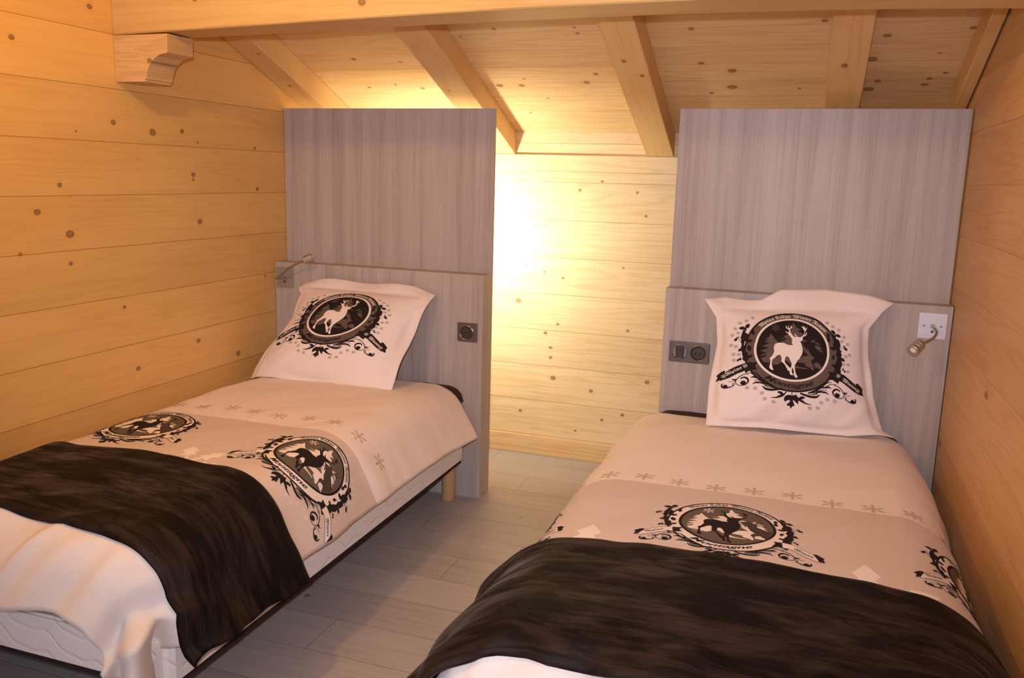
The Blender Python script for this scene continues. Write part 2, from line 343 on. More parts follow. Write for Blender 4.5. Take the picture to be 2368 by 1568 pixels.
# ---- beds
def quilt(name, ax):
    M = NT(name, .85, .2); o = M.obj(); c = M.n('ShaderNodeTexCoord'); 
    a = M.math('ADD', o[0], o[1])
    tri = M.math('PINGPONG', M.math('MULTIPLY', a, 1.), .055)
    w = M.math('ADD', o[2], M.math('MULTIPLY', M.math('ADD', M.math('SINE', M.math('MULTIPLY', a, 40.)), M.math('MULTIPLY', M.math('SINE', M.math('MULTIPLY', a, 83.)), .35)), .012))
    w = M.math('ADD', w, M.math('MULTIPLY', a, .32))
    q = M.math('ABSOLUTE', M.math('SUBTRACT', M.math('FRACT', M.math('DIVIDE', w, .058)), .5))
    line = M.mr(q, .0, .16, 0., 1.)
    c2 = M.n('ShaderNodeTexCoord'); dots = M.noise(c2.outputs['Object'], 260., 2., .5)
    M.bump(M.math('ADD', line, M.math('MULTIPLY', dots, .12)), .40, .005)
    M.color(M.mix(M.mr(q, 0., .05, .05, 0.), (.84, .80, .79), (.45, .40, .38))); return M.m
M_quilt = quilt('quilted_ticking', 0); M_under = plain('underside_fabric_and_shadow', (.035, .02, .025), .9, spec=.1)  # dark bottom fabric, also standing in for the flash shadow under the base
M_beech = wood('beech_leg', 2, 0, 99., -50., (.58, .36, .19), (.46, .26, .12), [], stretch=1.)
M_mat = plain('mattress_ticking', (.83, .80, .82), .9, spec=.1)
def base(x0, x1, yf, label, z0=.184, z1=.300):
    t = thing('divan_bed', label, 'bed', ((x0+x1)/2, (yf-.03)/2, 0), 'slatted divan bases on round legs')
    bm = bmesh.new(); box(bm, x0, x1, yf, -.030, z0, z1)
    bmesh.ops.bevel(bm, geom=[e for e in bm.edges if abs(e.verts[0].co.z-e.verts[1].co.z) > .01], offset=.030, segments=5, affect='EDGES')
    bmesh.ops.bevel(bm, geom=[e for e in bm.edges if abs(e.verts[0].co.z-e.verts[1].co.z) < .001 and e.calc_length() < 3], offset=.006, segments=2, affect='EDGES')
    bmesh.ops.recalc_face_normals(bm, faces=bm.faces); from_bm('quilted_cover', bm, M_quilt, t, True)
    bm = bmesh.new(); box(bm, x0+.004, x1-.004, yf+.004, -.034, z0-.009, z0+.001)
    bmesh.ops.bevel(bm, geom=[e for e in bm.edges if abs(e.verts[0].co.z-e.verts[1].co.z) > .005], offset=.028, segments=4, affect='EDGES')
    bmesh.ops.recalc_face_normals(bm, faces=bm.faces); from_bm('underside', bm, M_under, t)
    for lx in (x0+.062, x1-.062):
        for ly in (-.058, yf+.09):
            bm = bmesh.new(); lathe(bm, (lx, ly, 0), (0, 0, 1), [(0, .0255), (.003, .0285), (z0-.010, .0300)], 32); from_bm('leg', bm, M_beech, t, True)
    return t
base(-.462, .430, -1.835, 'white quilted divan base of the left bed, on round wooden legs')
base(1.205, 2.125, -1.86, 'white quilted divan base of the right bed, hidden under its duvet and throw')
def mattress(x0, x1, yf, label, z0=.3015, z1=.455):
    bm = bmesh.new(); box(bm, x0, x1, yf, -.045, z0, z1)
    bmesh.ops.bevel(bm, geom=list(bm.edges), offset=.030, segments=5, affect='EDGES')
    bmesh.ops.recalc_face_normals(bm, faces=bm.faces); tag(from_bm('mattress', bm, M_mat, None, True), label, 'mattress')
mattress(-.455, .42, -1.83, 'white mattress under the duvet of the left bed, edge seen at the foot')
mattress(1.215, 2.115, -1.85, 'mattress under the duvet of the right bed, covered all round')
# ---------------------------------------------------------------- printed artwork, drawn flat then laid on the cloth
_det = 378060.
def Zt(x, y):
    dx, dy = x-1008, y-670
    return ((580*dx+55*dy)/_det, -(-72*dx+645*dy)/_det)
def Z2(x, y): return Zt(464.6+.5927*x, 174.2+.5927*y)
def circ(r, cx=0., cy=0., n=72, ry=None): return [(cx+r*math.cos(2*math.pi*k/n), cy+(ry or r)*math.sin(2*math.pi*k/n)) for k in range(n)]
SH = []          # (layer, pillow colour, duvet colour, [loops])
def S(layer, pc, dc, *loops): SH.append((layer, pc, dc, [list(l) for l in loops]))
def strip(pts, w, conv=Zt, n=6):
    P = np.array(smooth_path([(*conv(*p), 0) for p in pts], n))[:, :2] if len(pts) > 2 else np.array([conv(*p) for p in pts])
    d = np.gradient(P, axis=0); d /= np.linalg.norm(d, axis=1)[:, None]+1e-9; nn = np.stack([-d[:, 1], d[:, 0]], 1)
    t = np.linspace(0, 1, len(P)); w = np.interp(t, np.linspace(0, 1, len(w)), w)[:, None]/2 if isinstance(w, (list, tuple)) else np.full((len(P), 1), w/2)
    a, b = P+nn*w, P-nn*w
    return [[tuple(a[i]), tuple(a[i+1]), tuple(b[i+1]), tuple(b[i])] for i in range(len(P)-1)]
def leaf(bx, by, tx, ty, wd=.42):
    b, t = np.array(Zt(bx, by)), np.array(Zt(tx, ty)); d = t-b; L = np.linalg.norm(d); n_ = np.array([-d[1], d[0]])/L; d = d/L
    pr = [(0, .04), (.15, .55), (.30, .92), (.42, .80), (.52, 1.), (.68, .72), (.78, .70), (.9, .3), (1, 0)]
    up = [tuple(b+d*L*a+n_*L*wd*.5*w) for a, w in pr]; dn = [tuple(b+d*L*a-n_*L*wd*.5*w) for a, w in pr[::-1][1:]]
    return up+dn
def arms(cx, cy, r, w, rot=0., head=True, sy=1.):
    out = []
    for k in range(6):
        a = rot+k*math.pi/3; c, s = math.cos(a), math.sin(a)
        R_ = lambda x, y: (cx+(x*c-y*s)*r, cy+(x*s+y*c)*r*sy)
        if head: out.append([R_(.12, -w), R_(.55, -w), R_(.55, -.20), R_(.72, -w*1.4), R_(1, 0), R_(.72, w*1.4), R_(.55, .20), R_(.55, w), R_(.12, w)])
        else:
            out.append([R_(.10, -w), R_(.60, -w), R_(.78, -.24), R_(.86, -.19), R_(.78, -w), R_(1., -w), R_(1., w), R_(.78, w), R_(.86, .19), R_(.78, .24), R_(.60, w), R_(.10, w)])
    return out
# rings
S(1, 'D', 'D', circ(1.0)); S(2, 'M', 'W', circ(.962)); S(3, 'W', 'D', circ(.795, -.005, .046)); S(4, 'D', 'G', circ(.745, -.005, .046))
# fir trees
tree1 = [(443, 375), (470, 430), (505, 470), (515, 510), (560, 560), (575, 600), (640, 620), (650, 800), (640, 1120), (560, 1170), (480, 1150), (420, 1110), (330, 1110), (250, 1085), (205, 1000), (300, 960), (330, 890), (260, 930), (200, 940), (210, 910), (280, 880), (340, 865), (260, 840), (200, 815), (290, 775), (385, 740), (280, 715), (225, 700), (300, 670), (385, 620), (390, 605), (320, 610), (340, 600), (280, 580), (365, 545), (315, 510), (385, 480), (415, 450)]
tree2 = [(1000, 100), (1020, 180), (1050, 210), (1040, 240), (1090, 270), (1155, 310), (1070, 345), (1160, 400), (1220, 440), (1160, 465), (1040, 480), (960, 470), (900, 380), (890, 300), (970, 240), (950, 200), (975, 165)]
tree3 = [(850, 420), (885, 470), (915, 520), (922, 575), (905, 620), (935, 685), (850, 693), (700, 630), (640, 590), (740, 575), (800, 535), (770, 510), (740, 490), (755, 450)]
tree4 = [(1115, 640), (1150, 720), (1215, 740), (1160, 760), (1155, 800), (1210, 830), (1160, 850), (1210, 880), (1290, 950), (1200, 965), (1120, 980), (1040, 1060), (1000, 1110), (1150, 1130), (1200, 1160), (1180, 1190), (1290, 1250), (1340, 1300), (1380, 1290), (1370, 1180), (1325, 1110), (1345, 1050), (1415, 1020), (1380, 985), (1330, 930), (1300, 860), (1270, 780), (1250, 790), (1258, 840), (1190, 740), (1150, 650)]
for t in (tree1, tree2, tree3, tree4, [(1115, 600), (1150, 565), (1200, 570), (1270, 600), (1200, 618)], [(1400, 1130), (1490, 1120), (1540, 1190), (1580, 1260), (1540, 1280), (1480, 1260), (1410, 1240), (1390, 1180)],
          [(1440, 710), (1530, 720), (1610, 790), (1560, 800), (1650, 890), (1560, 850), (1480, 800), (1450, 760)], [(1360, 610), (1440, 560), (1460, 590), (1430, 630), (1380, 640)], [(1480, 630), (1580, 690), (1540, 695), (1440, 660)],
          [(960, 1180), (1050, 1220), (1240, 1262), (1240, 1280), (1100, 1262), (960, 1245)], [(300, 1165), (400, 1160), (520, 1170), (400, 1178)], [(650, 490), (760, 530), (745, 540), (660, 505)]):
    S(5, 'M', 'W', [Z2(*p) for p in t])
for a in arms(*Z2(575, 240), .115, .07, .52): S(5, 'M', 'W', a)
# second stag, only printed solid on the duvet covers
S(6, None, 'K', [Z2(*p) for p in [(1150, 640), (1270, 600), (1300, 560), (1350, 610), (1400, 650), (1440, 710), (1450, 770), (1600, 870), (1690, 900), (1690, 1000), (1600, 1190), (1580, 1240), (1490, 1120), (1410, 1130), (1385, 1180), (1390, 1250), (1360, 1180), (1335, 1110), (1345, 1050), (1410, 1020), (1375, 975), (1325, 920), (1295, 850), (1265, 775), (1210, 700)]])
for q in strip([(1420, 600), (1470, 560), (1450, 500)], [.02, .008], Z2)+strip([(1420, 610), (1530, 590), (1580, 520)], [.02, .008], Z2)+strip([(1500, 600), (1530, 540)], [.012, .006], Z2): S(6, None, 'K', q)
# the stag
stag = [(805, 200), (812, 255), (845, 285), (868, 300), (868, 360), (862, 378), (835, 365), (795, 335), (788, 340), (800, 365), (845, 405), (855, 440), (885, 470), (900, 500), (915, 520), (915, 545), (922, 575), (905, 620), (910, 650), (935, 685), (905, 690), (870, 688), (845, 693), (790, 670), (730, 637), (690, 627), (630, 624), (580, 628), (550, 637), (525, 655), (505, 685), (495, 730), (494, 780), (505, 835), (478, 900), (450, 955), (408, 990), (402, 1010), (415, 1060), (412, 1130), (402, 1180), (388, 1215), (400, 1255), (440, 1290), (475, 1295), (480, 1285), (462, 1245), (455, 1200), (445, 1140), (448, 1080), (465, 1030), (520, 990), (545, 955), (600, 925), (622, 918), (640, 935), (655, 980), (660, 1040), (648, 1080), (660, 1100), (700, 1130), (735, 1175), (755, 1230), (775, 1255), (785, 1300), (825, 1320), (830, 1370), (845, 1405), (895, 1425), (905, 1400), (880, 1350), (878, 1290), (890, 1250), (905, 1250), (915, 1300), (925, 1340), (917, 1390), (925, 1435), (965, 1480), (995, 1478), (1000, 1450), (975, 1400), (955, 1330), (950, 1260), (948, 1180), (985, 1130), (1015, 1070), (1060, 1030), (1085, 985), (1115, 950), (1135, 900), (1150, 830), (1148, 760), (1130, 690), (1115, 640), (1112, 598), (1140, 590), (1168, 560), (1172, 520), (1170, 505), (1185, 495), (1225, 475), (1265, 455), (1278, 425), (1283, 400), (1280, 378), (1270, 385), (1262, 410), (1245, 435), (1220, 450), (1215, 445), (1240, 400), (1252, 350), (1275, 325), (1295, 290), (1300, 250), (1292, 240), (1285, 280), (1270, 300), (1262, 270), (1245, 250), (1240, 235), (1225, 205), (1218, 212), (1222, 240), (1208, 238), (1165, 228), (1172, 240), (1200, 265), (1208, 305), (1230, 335), (1232, 380), (1215, 420), (1190, 455), (1160, 480), (1110, 498), (1060, 490), (1035, 465), (1010, 425), (993, 405), (985, 412), (995, 450), (1025, 495), (1000, 495), (960, 470), (930, 430), (908, 380), (897, 330), (895, 290), (930, 265), (975, 242), (970, 235), (945, 240), (938, 190), (928, 192), (920, 235), (900, 260), (882, 270), (875, 235), (880, 180), (870, 180), (862, 235), (862, 262), (838, 245), (828, 215), (818, 195)]
S(7, 'W', 'D', [Z2(*p) for p in stag])
S(8, 'D', 'G', [Z2(*p) for p in [(775, 967), (750, 985), (738, 1040), (728, 1085), (750, 1140), (800, 1200), (850, 1255), (862, 1235), (878, 1180), (875, 1110), (850, 1060), (832, 1010), (815, 980), (795, 970)]])
S(9, 'M', 'W', [Z2(*p) for p in [(775, 967), (750, 985), (738, 1060), (790, 1095), (850, 1150), (874, 1110), (850, 1060), (832, 1010), (815, 980), (795, 970)]])
# leaves and twigs on and around the ring
LV = [(400, 300, 305, 300), (400, 305, 455, 238), (395, 300, 395, 345), (370, 505, 305, 508), (385, 508, 475, 490), (360, 605, 285, 645), (415, 748, 482, 715), (395, 700, 375, 770), (420, 565, 445, 655), (395, 660, 395, 740), (495, 300, 500, 350), (490, 340, 492, 415),
      (275, 425, 300, 440), (270, 445, 230, 490), (262, 430, 280, 455), (320, 745, 330, 790), (310, 760, 285, 802), (1625, 435, 1573, 368), (1630, 435, 1706, 475), (1620, 435, 1615, 488), (1625, 655, 1530, 625), (1625, 660, 1706, 686), (1670, 770, 1732, 822),
      (1590, 895, 1530, 860), (1575, 735, 1560, 800), (1580, 740, 1600, 725), (1525, 420, 1520, 490), (1520, 480, 1525, 552), (1755, 600, 1725, 615), (1740, 625, 1790, 668), (1735, 600, 1760, 625), (1700, 915, 1680, 945), (1700, 940, 1722, 978), (1600, 855, 1600, 920)]
for q in LV: S(10, 'D', 'D', leaf(*q, wd=.62))
for x, y, r in ((378, 425, .075), (362, 470, .05), (350, 590, .045), (392, 760, .06), (1635, 585, .085), (1650, 540, .045), (1655, 725, .065), (1640, 850, .075), (1610, 900, .07), (1618, 960, .06)): S(10, 'D', 'D', circ(r, *Zt(x, y), 14, r*1.25))
for q in strip([(380, 330), (350, 440), (345, 560), (370, 700), (400, 800)], [.05, .09, .05, .08, .05])+strip([(1580, 430), (1635, 560), (1660, 700), (1650, 850), (1610, 970)], [.05, .10, .06, .09, .06]): S(10, 'D', 'D', q)
for c in ([(285, 450), (300, 480), (325, 470), (318, 440), (300, 440)], [(330, 770), (345, 775), (355, 755), (340, 735)], [(1735, 630), (1705, 640), (1690, 620), (1700, 605)], [(1695, 940), (1665, 935), (1655, 910), (1675, 900)]):
    for q in strip(c, .010): S(10, 'M', 'D', q)
# bottom maple leaf and scrolls
S(10, 'D', 'D', [Zt(*p) for p in [(972, 1300), (950, 1290), (915, 1292), (885, 1310), (868, 1345), (878, 1385), (905, 1368), (940, 1358), (945, 1370), (930, 1400), (903, 1412), (908, 1440), (935, 1438), (950, 1478), (972, 1442), (998, 1445), (992, 1410), (980, 1365), (992, 1360), (1015, 1390), (1048, 1422), (1045, 1390), (1060, 1350), (1045, 1312), (1015, 1290), (990, 1295)]])
for q in strip([(978, 1240), (974, 1300)], .014): S(10, 'D', 'D', q)
SC_ = [([(470, 955), (540, 990), (600, 1060), (680, 1130), (760, 1180)], [.012, .03, .05, .03]), ([(400, 975), (470, 985), (520, 1020), (560, 1060)], [.014, .016, .012]),
       ([(440, 990), (370, 1000), (310, 1050), (285, 1100), (310, 1140), (360, 1155), (415, 1140), (440, 1090), (415, 1048), (370, 1040), (345, 1062)], [.014, .02, .014, .02, .045, .02]),
       ([(290, 1070), (262, 1068), (240, 1055)], [.05, .01]), ([(285, 1130), (250, 1165), (190, 1180), (140, 1175), (125, 1140), (140, 1118)], [.012, .02, .05, .03, .012]), ([(200, 1088), (230, 1100), (262, 1085), (290, 1090)], .010), ([(270, 1110), (255, 1140), (262, 1165)], .014),
       ([(465, 1045), (500, 1035), (545, 1048), (600, 1070)], [.01, .05, .02]), ([(490, 1140), (530, 1118), (590, 1122), (650, 1145), (720, 1165)], [.008, .045, .03, .02]), ([(520, 1095), (530, 1080), (560, 1085), (600, 1105), (660, 1140)], [.010, .012, .03]),
       ([(610, 1165), (650, 1205), (720, 1222), (800, 1215), (860, 1205)], [.012, .06, .05, .04]), ([(640, 1160), (690, 1180), (760, 1200)], [.03, .012]),
       ([(915, 1235), (880, 1280), (830, 1310), (770, 1330), (705, 1330)], [.012, .03, .05, .03, .01]), ([(800, 1252), (840, 1265), (850, 1300), (800, 1310)], [.05, .07, .03])]
mirror = lambda q: [(.05-x, y-.06) for x, y in q]
for pts, w in SC_:
    for q in strip(pts, w): S(10, 'D', 'D', q); S(10, 'D', 'D', mirror(q))
for x, y, r in ((380, 1118, .055), (170, 1160, .04)):
    c = circ(r, *Zt(x, y), 16); S(10, 'D', 'D', c); S(10, 'D', 'D', mirror(c))
# ribbons
RB_L = [(465, 815), (380, 832), (300, 862), (240, 892), (180, 932), (130, 975), (100, 1010), (98, 1078), (200, 1042), (300, 982), (385, 945), (465, 938)]
RB_R = [(1540, 960), (1625, 975), (1700, 1012), (1780, 1085), (1850, 1150), (1912, 1200), (1893, 1292), (1820, 1250), (1720, 1165), (1650, 1105), (1600, 1085), (1535, 1080)]
S(11, 'D', 'W', [Zt(*p) for p in RB_L]); S(11, 'D', 'W', [Zt(*p) for p in RB_R])
for R_ in (RB_L, RB_R):
    for q in strip(R_+[R_[0]], .010, n=2): S(12, None, 'D', q)
for e in ([(150, 925), (110, 940), (50, 995), (70, 1025), (50, 1085), (100, 1062), (128, 1000), (148, 965)], [(440, 832), (545, 820), (515, 880), (545, 925), (470, 942), (448, 935)], [(385, 925), (450, 935), (440, 952), (398, 975)],
          [(1850, 1130), (1885, 1130), (1950, 1205), (1938, 1245), (1950, 1302), (1895, 1290), (1872, 1200)], [(1475, 958), (1560, 972), (1560, 1080), (1452, 1070), (1492, 1010)], [(1530, 1080), (1615, 1085), (1600, 1130), (1560, 1100)]):
    S(13, 'D', 'D', [Zt(*p) for p in e])
for x, y in ((508, 148), (418, 190), (328, 220), (258, 303), (290, 370), (208, 398), (190, 550), (255, 577), (232, 690), (303, 697), (245, 780), (430, 1190), (527, 1198), (605, 1267), (638, 1350), (740, 1390), (1517, 262), (1603, 320), (1688, 372), (1750, 475), (1715, 537), (1797, 577), (1815, 732), (1752, 753), (1775, 865), (1703, 862), (1760, 962), (1183, 1467), (1285, 1462), (1338, 1390), (1425, 1345), (1520, 1365)):
    for a in arms(*Zt(x, y), .046, .065, .5, False): S(10, 'M', 'W2', a)
for x, y in ((390, 872), (138, 1012), (1612, 1020), (1868, 1232)):
    for a in arms(*Zt(x, y), .052, .08, .5, False): S(14, 'W', None, a)
# lettering
def frak(s): return ''.join(chr(0x1D56C+ord(c)-65) if c.isupper() else chr(0x1D586+ord(c)-97) if c.islower() else c for c in s)
def scr(s): return ''.join(chr(0x1D4D0+ord(c)-65) if c.isupper() else chr(0x1D4EA+ord(c)-97) if c.islower() else c for c in s)
def text_tris(s, bold=.006, shear=0.):
    c = bpy.data.curves.new('lettering', 'FONT'); c.body = s; c.resolution_u = 3; c.offset = bold; c.shear = shear
    o = bpy.data.objects.new('lettering', c); COL.objects.link(o); bpy.context.view_layer.update()
    me = o.to_mesh(); bm = bmesh.new(); bm.from_mesh(me); bmesh.ops.triangulate(bm, faces=bm.faces)
    V = np.array([v.co[:2] for v in bm.verts]); F = [tuple(v.index for v in f.verts) for f in bm.faces]
    bm.free(); o.to_mesh_clear(); bpy.data.objects.remove(o); bpy.data.curves.remove(c)
    V[:, 0] -= V[:, 0].min(); return V, F
TX = []          # (layer, pillow, duvet, verts, tris)
def T_arc(s, layer, pc, dc, r, h, a0, a1, cy=0., bottom=False, bold=.006, shear=0.):
    V, F = text_tris(s, bold, shear); w = V[:, 0].max(); a = math.radians(a0)+(math.radians(a1)-math.radians(a0))*V[:, 0]/w
    R_ = r+V[:, 1]*h*(-1 if bottom else 1)
    TX.append((layer, pc, dc, np.stack([R_*np.cos(a), cy+R_*np.sin(a)], 1), F))
def T_line(s, layer, pc, dc, p0, p1, h, sag=0.):
    V, F = text_tris(s); w = V[:, 0].max(); t = V[:, 0]/w; p0, p1 = np.array(Zt(*p0)), np.array(Zt(*p1)); d = p1-p0; n_ = np.array([-d[1], d[0]])/np.linalg.norm(d)
    P = p0+d*t[:, None]+n_*(V[:, 1]*h+sag*np.sin(t*math.pi*2))[:, None]; TX.append((layer, pc, dc, P, F))
T_arc(frak('Alpine Lodge Winter Resort'), 12, 'W', 'D', .866, .116, 140.5, 38.5, .0)
T_arc('Montagne', 12, 'D', 'D', .892, .165, 233.5, 302, .0, True, .004, .38)
T_arc('Montagne', 12.5, 'D', 'D', .892, .165, 234.2, 302.7, .0, True, .004, .38)
T_line(frak('Alpine'), 14, 'W', 'D', (172, 1010), (358, 905), .105)
T_line(frak('Winter'), 14, 'W', 'D', (1655, 1080), (1835, 1222), .105)
# ---- flatten to one tessellated sheet, cut so that it can bend with the cloth
def art_mesh(which, extra=(), base=True, cell=.058):
    bm = bmesh.new(); lay = bm.faces.layers.int.new('k'); names = []; cnt = {}
    def key(layer, col):
        k = (layer, col)
        if k not in names: names.append(k)
        return names.index(k)
    src = [(l, pc, dc, lp) for l, pc, dc, lp in (SH if base else [])]+list(extra)
    for l, pc, dc, lp in src:
        c = (pc, dc)[which]
        if c is None: continue
        pts = [Vector((x, y, 0)) for q in lp for x, y in q]; vs = [bm.verts.new(p) for p in pts]
        for tri in tessellate_polygon([[Vector((x, y, 0)) for x, y in q] for q in lp]):
            if len(set(tri)) == 3:
                a, b, d = (pts[i] for i in tri); ar = (b-a).cross(d-a).z
                if abs(ar) < 1e-10: continue
                f = bm.faces.new([vs[i] for i in (tri if ar > 0 else tri[::-1])]); f[lay] = key(l, c)
    for l, pc, dc, V, F in (TX if base else []):
        c = (pc, dc)[which]
        if c is None: continue
        vs = [bm.verts.new((x, y, 0)) for x, y in V]
        for tri in F:
            a, b, d = (vs[i].co for i in tri); ar = (b-a).cross(d-a).z
            if abs(ar) < 1e-12: continue
            f = bm.faces.new([vs[i] for i in (tri if ar > 0 else tri[::-1])]); f[lay] = key(l, c)
    xs_ = [v.co.x for v in bm.verts]; ys_ = [v.co.y for v in bm.verts]
    for ax, lo, hi in ((0, min(xs_), max(xs_)), (1, min(ys_), max(ys_))):
        for k in np.arange(math.ceil(lo/cell), math.floor(hi/cell)+1):
            no = [0, 0, 0]; no[ax] = 1; co = [0, 0, 0]; co[ax] = k*cell
            fs = [f for f in bm.faces if min(v.co[ax] for v in f.verts) < k*cell-1e-5 and max(v.co[ax] for v in f.verts) > k*cell+1e-5]
            if fs: bmesh.ops.bisect_plane(bm, geom=fs+list({e for f in fs for e in f.edges})+list({v for f in fs for v in f.verts}), dist=1e-6, plane_co=co, plane_no=no)
    bm.verts.index_update(); V = np.array([v.co[:2] for v in bm.verts]); F = [tuple(v.index for v in f.verts) for f in bm.faces]; K = [names[f[lay]] for f in bm.faces]
    bm.free(); return V, F, K
# ---------------------------------------------------------------- cloth surfaces
def sm(a,b,x):
    t=np.clip((x-a)/(b-a),0,1);return t*t*(3-2*t)
_rs=np.random.RandomState(7);_G=_rs.rand(64,64)*2-1
def vn(x,y):
    xi=np.floor(x).astype(int);yi=np.floor(y).astype(int);fx=x-xi;fy=y-yi
    fx=fx*fx*(3-2*fx);fy=fy*fy*(3-2*fy)
    g=lambda i,j:_G[i%64,j%64]
    return (g(xi,yi)*(1-fx)+g(xi+1,yi)*fx)*(1-fy)+(g(xi,yi+1)*(1-fx)+g(xi+1,yi+1)*fx)*fy
def fbm(x,y,o=3):
    r=0;a=1.
    for k in range(o): r=r+a*vn(x*2**k+17*k,y*2**k+5*k);a*=.5
    return r
# bed cloth: s across from the bed's centre line, t from the headboard towards the foot
BEDS={'L':dict(xc=-.015,fl=.31,fy=1.765,ztop=.505,crown=.04,xmin=-.507,xmax=9.,seed=0.),
      'R':dict(xc=1.65,fl=.37,fy=1.80,ztop=.495,crown=.032,xmin=-9.,xmax=2.229,seed=31.)}
def cloth(b,s,t,lift=0.,R=.16,flare=25.,wr=1.):
    B=BEDS[b];s=np.asarray(s,float);t=np.asarray(t,float)
    sg=np.sign(s);ds=np.maximum(np.abs(s)-B['fl'],0);dt=np.maximum(t-B['fy'],0)
    rho=np.hypot(ds,dt)+1e-9;cx=ds/rho;cy=dt/rho
    R=R+lift;th=np.radians(90-flare);arc=R*th
    a=np.minimum(rho,arc)/R;rem=np.maximum(rho-arc,0)
    fold=np.minimum(ds,dt)/(rho)         # 0 on sides, .7 in the corner
    th2=th+np.radians(12)*np.clip(fold*1.4,0,1)
    out=R*np.sin(a)+rem*np.cos(th2);drop=R*(1-np.cos(a))+rem*np.sin(th2)
    phi=np.arctan2(cy,cx)
    amp=rem*(.10+.35*sm(.15,.6,fold))
    out=out+wr*amp*np.sin(phi*9+B['seed'])*sm(0,.1,rem)*sm(.02,.5,fold)
    out=out+wr*rem*.12*fbm(t*3.2+B['seed'],s*2.0+sg*9,2)*(1-sm(.0,.4,fold))
    zt=B['ztop']+B['crown']*sm(0,.5,t)*(1-.25*(s/.5)**2)
    x=B['xc']+sg*(np.minimum(np.abs(s),B['fl'])+out*cx)
    y=-(np.minimum(t,B['fy'])+out*cy)
    z=zt-drop+lift
    e=B['seed']
    n=.0045*fbm(s*3.1+e,t*2.3+e,3)+.0026*fbm((s+t)*9+e,(s-t)*3+e,2)+.004*sm(.35,.55,np.abs(s))*fbm(t*11+e,s*3+t*2,2)
    # diagonal creases over the foot
    k=sm(B['fy']-.08,B['fy']+.12,t)
    cr=.5-1.6*np.abs(fbm((s*1.0+t*.5)*7+e,(t-s*.4)*1.6+e,2))
    nn=wr*(n+k*.030*cr)
    z=z+nn*np.clip(1-drop*4,.15,1);y=y-nn*k*.9*cy;x=x+sg*nn*np.clip(drop*6,0,1)*cx
    x=np.clip(x,B['xmin'],B['xmax'])
    return np.stack([x,y,z],-1)
PIL={'R':dict(C=[(1.447,-.265,.520),(2.088,-.125,.512),(1.388,-.055,.945),(2.04,-.045,.975)],
   T=[(0,0),(.12,.012),(.24,.0),(.31,.0),(.42,.04),(.65,.048),(.88,.024),(1,0)],
   Rr=[(0,0),(.05,.045),(.3,.075),(.6,.088),(.8,.085),(.93,.04),(1,0)],
   L=[(0,0),(.3,.012),(.65,.045),(.85,.042),(1,0)],B=[(0,0),(.3,.004),(.75,-.004),(.9,.008),(1,0)],T0=.080,seed=3.,F=(.035,.055,.04,.085)),
 'L':dict(C=[(-.431,-.341,.528),(.225,-.345,.535),(-.345,-.05,.905),(.283,-.045,.895)],
   T=[(0,0),(.15,.018),(.5,.022),(.85,.022),(1,0)],
   Rr=[(0,0),(.1,-.006),(.5,.006),(.9,.0),(1,0)],
   L=[(0,0),(.2,.02),(.6,.05),(.85,.035),(.93,-.005),(1,.0)],B=[(0,0),(.5,-.004),(1,0)],T0=.082,seed=11.,F=(.03,.05,.035,.085))}
def patch(k):
    C=[np.array(c) for c in PIL[k]['C']]
    eu=(C[1]-C[0]+C[3]-C[2])/2;ev=(C[2]-C[0]+C[3]-C[1])/2
    n=np.cross(eu,ev);n/=np.linalg.norm(n)
    if n[1]>0:n=-n
    return C,eu/np.linalg.norm(eu),ev/np.linalg.norm(ev),n
def pillow(k,u,v,side=1):
    Pk=PIL[k];C,eu,ev,n=patch(k);u=np.asarray(u,float);v=np.asarray(v,float)
    U=u[...,None];V=v[...,None]
    P=C[0]*(1-U)*(1-V)+C[1]*U*(1-V)+C[2]*(1-U)*V+C[3]*U*V
    I=lambda key,x:np.interp(x,*zip(*Pk[key]))
    P=P+eu*((1-u)**2*I('L',v)-u**2*I('Rr',v))[...,None]+ev*(sm(.90,1,v)*I('T',u)+(1-v)**3*I('B',u))[...,None]
    fL,fR,fB,fT=Pk['F'];f=.06;ub=np.clip((u-fL)/(1-fL-fR),0,1);vb=np.clip((v-fB)/(1-fB-fT),0,1)
    h=Pk['T0']*((1-np.abs(2*ub-1)**2.2)*(1-np.abs(2*vb-1)**2.2))**.62
    body=sm(0,.25,h/Pk['T0'])
    e=Pk['seed']
    edge=1-body
    w=.004*fbm(u*3+e,v*3+e,2)*body+.0055*fbm((u-v)*7+e,(u+v)*2.0+e,2)*body*sm(.55,.1,v)
    fl=edge*(.010*np.sin(u*13+e)*sm(.1,.0,np.minimum(v,1-v))+.010*np.sin(v*12+e)*sm(.1,0,np.minimum(u,1-u)))
    # bottom flange lies on the bed, other flanges lean back
    outm=np.maximum.reduce([f-u,u-1+f,v-1+f,np.zeros_like(u)])/f
    fl=fl-.012*outm
    th=.0015
    d=(h*(1. if side>0 else .45)+w*(1 if side>0 else 0)+th)*side
    return P+n*(d+fl)[...,None]

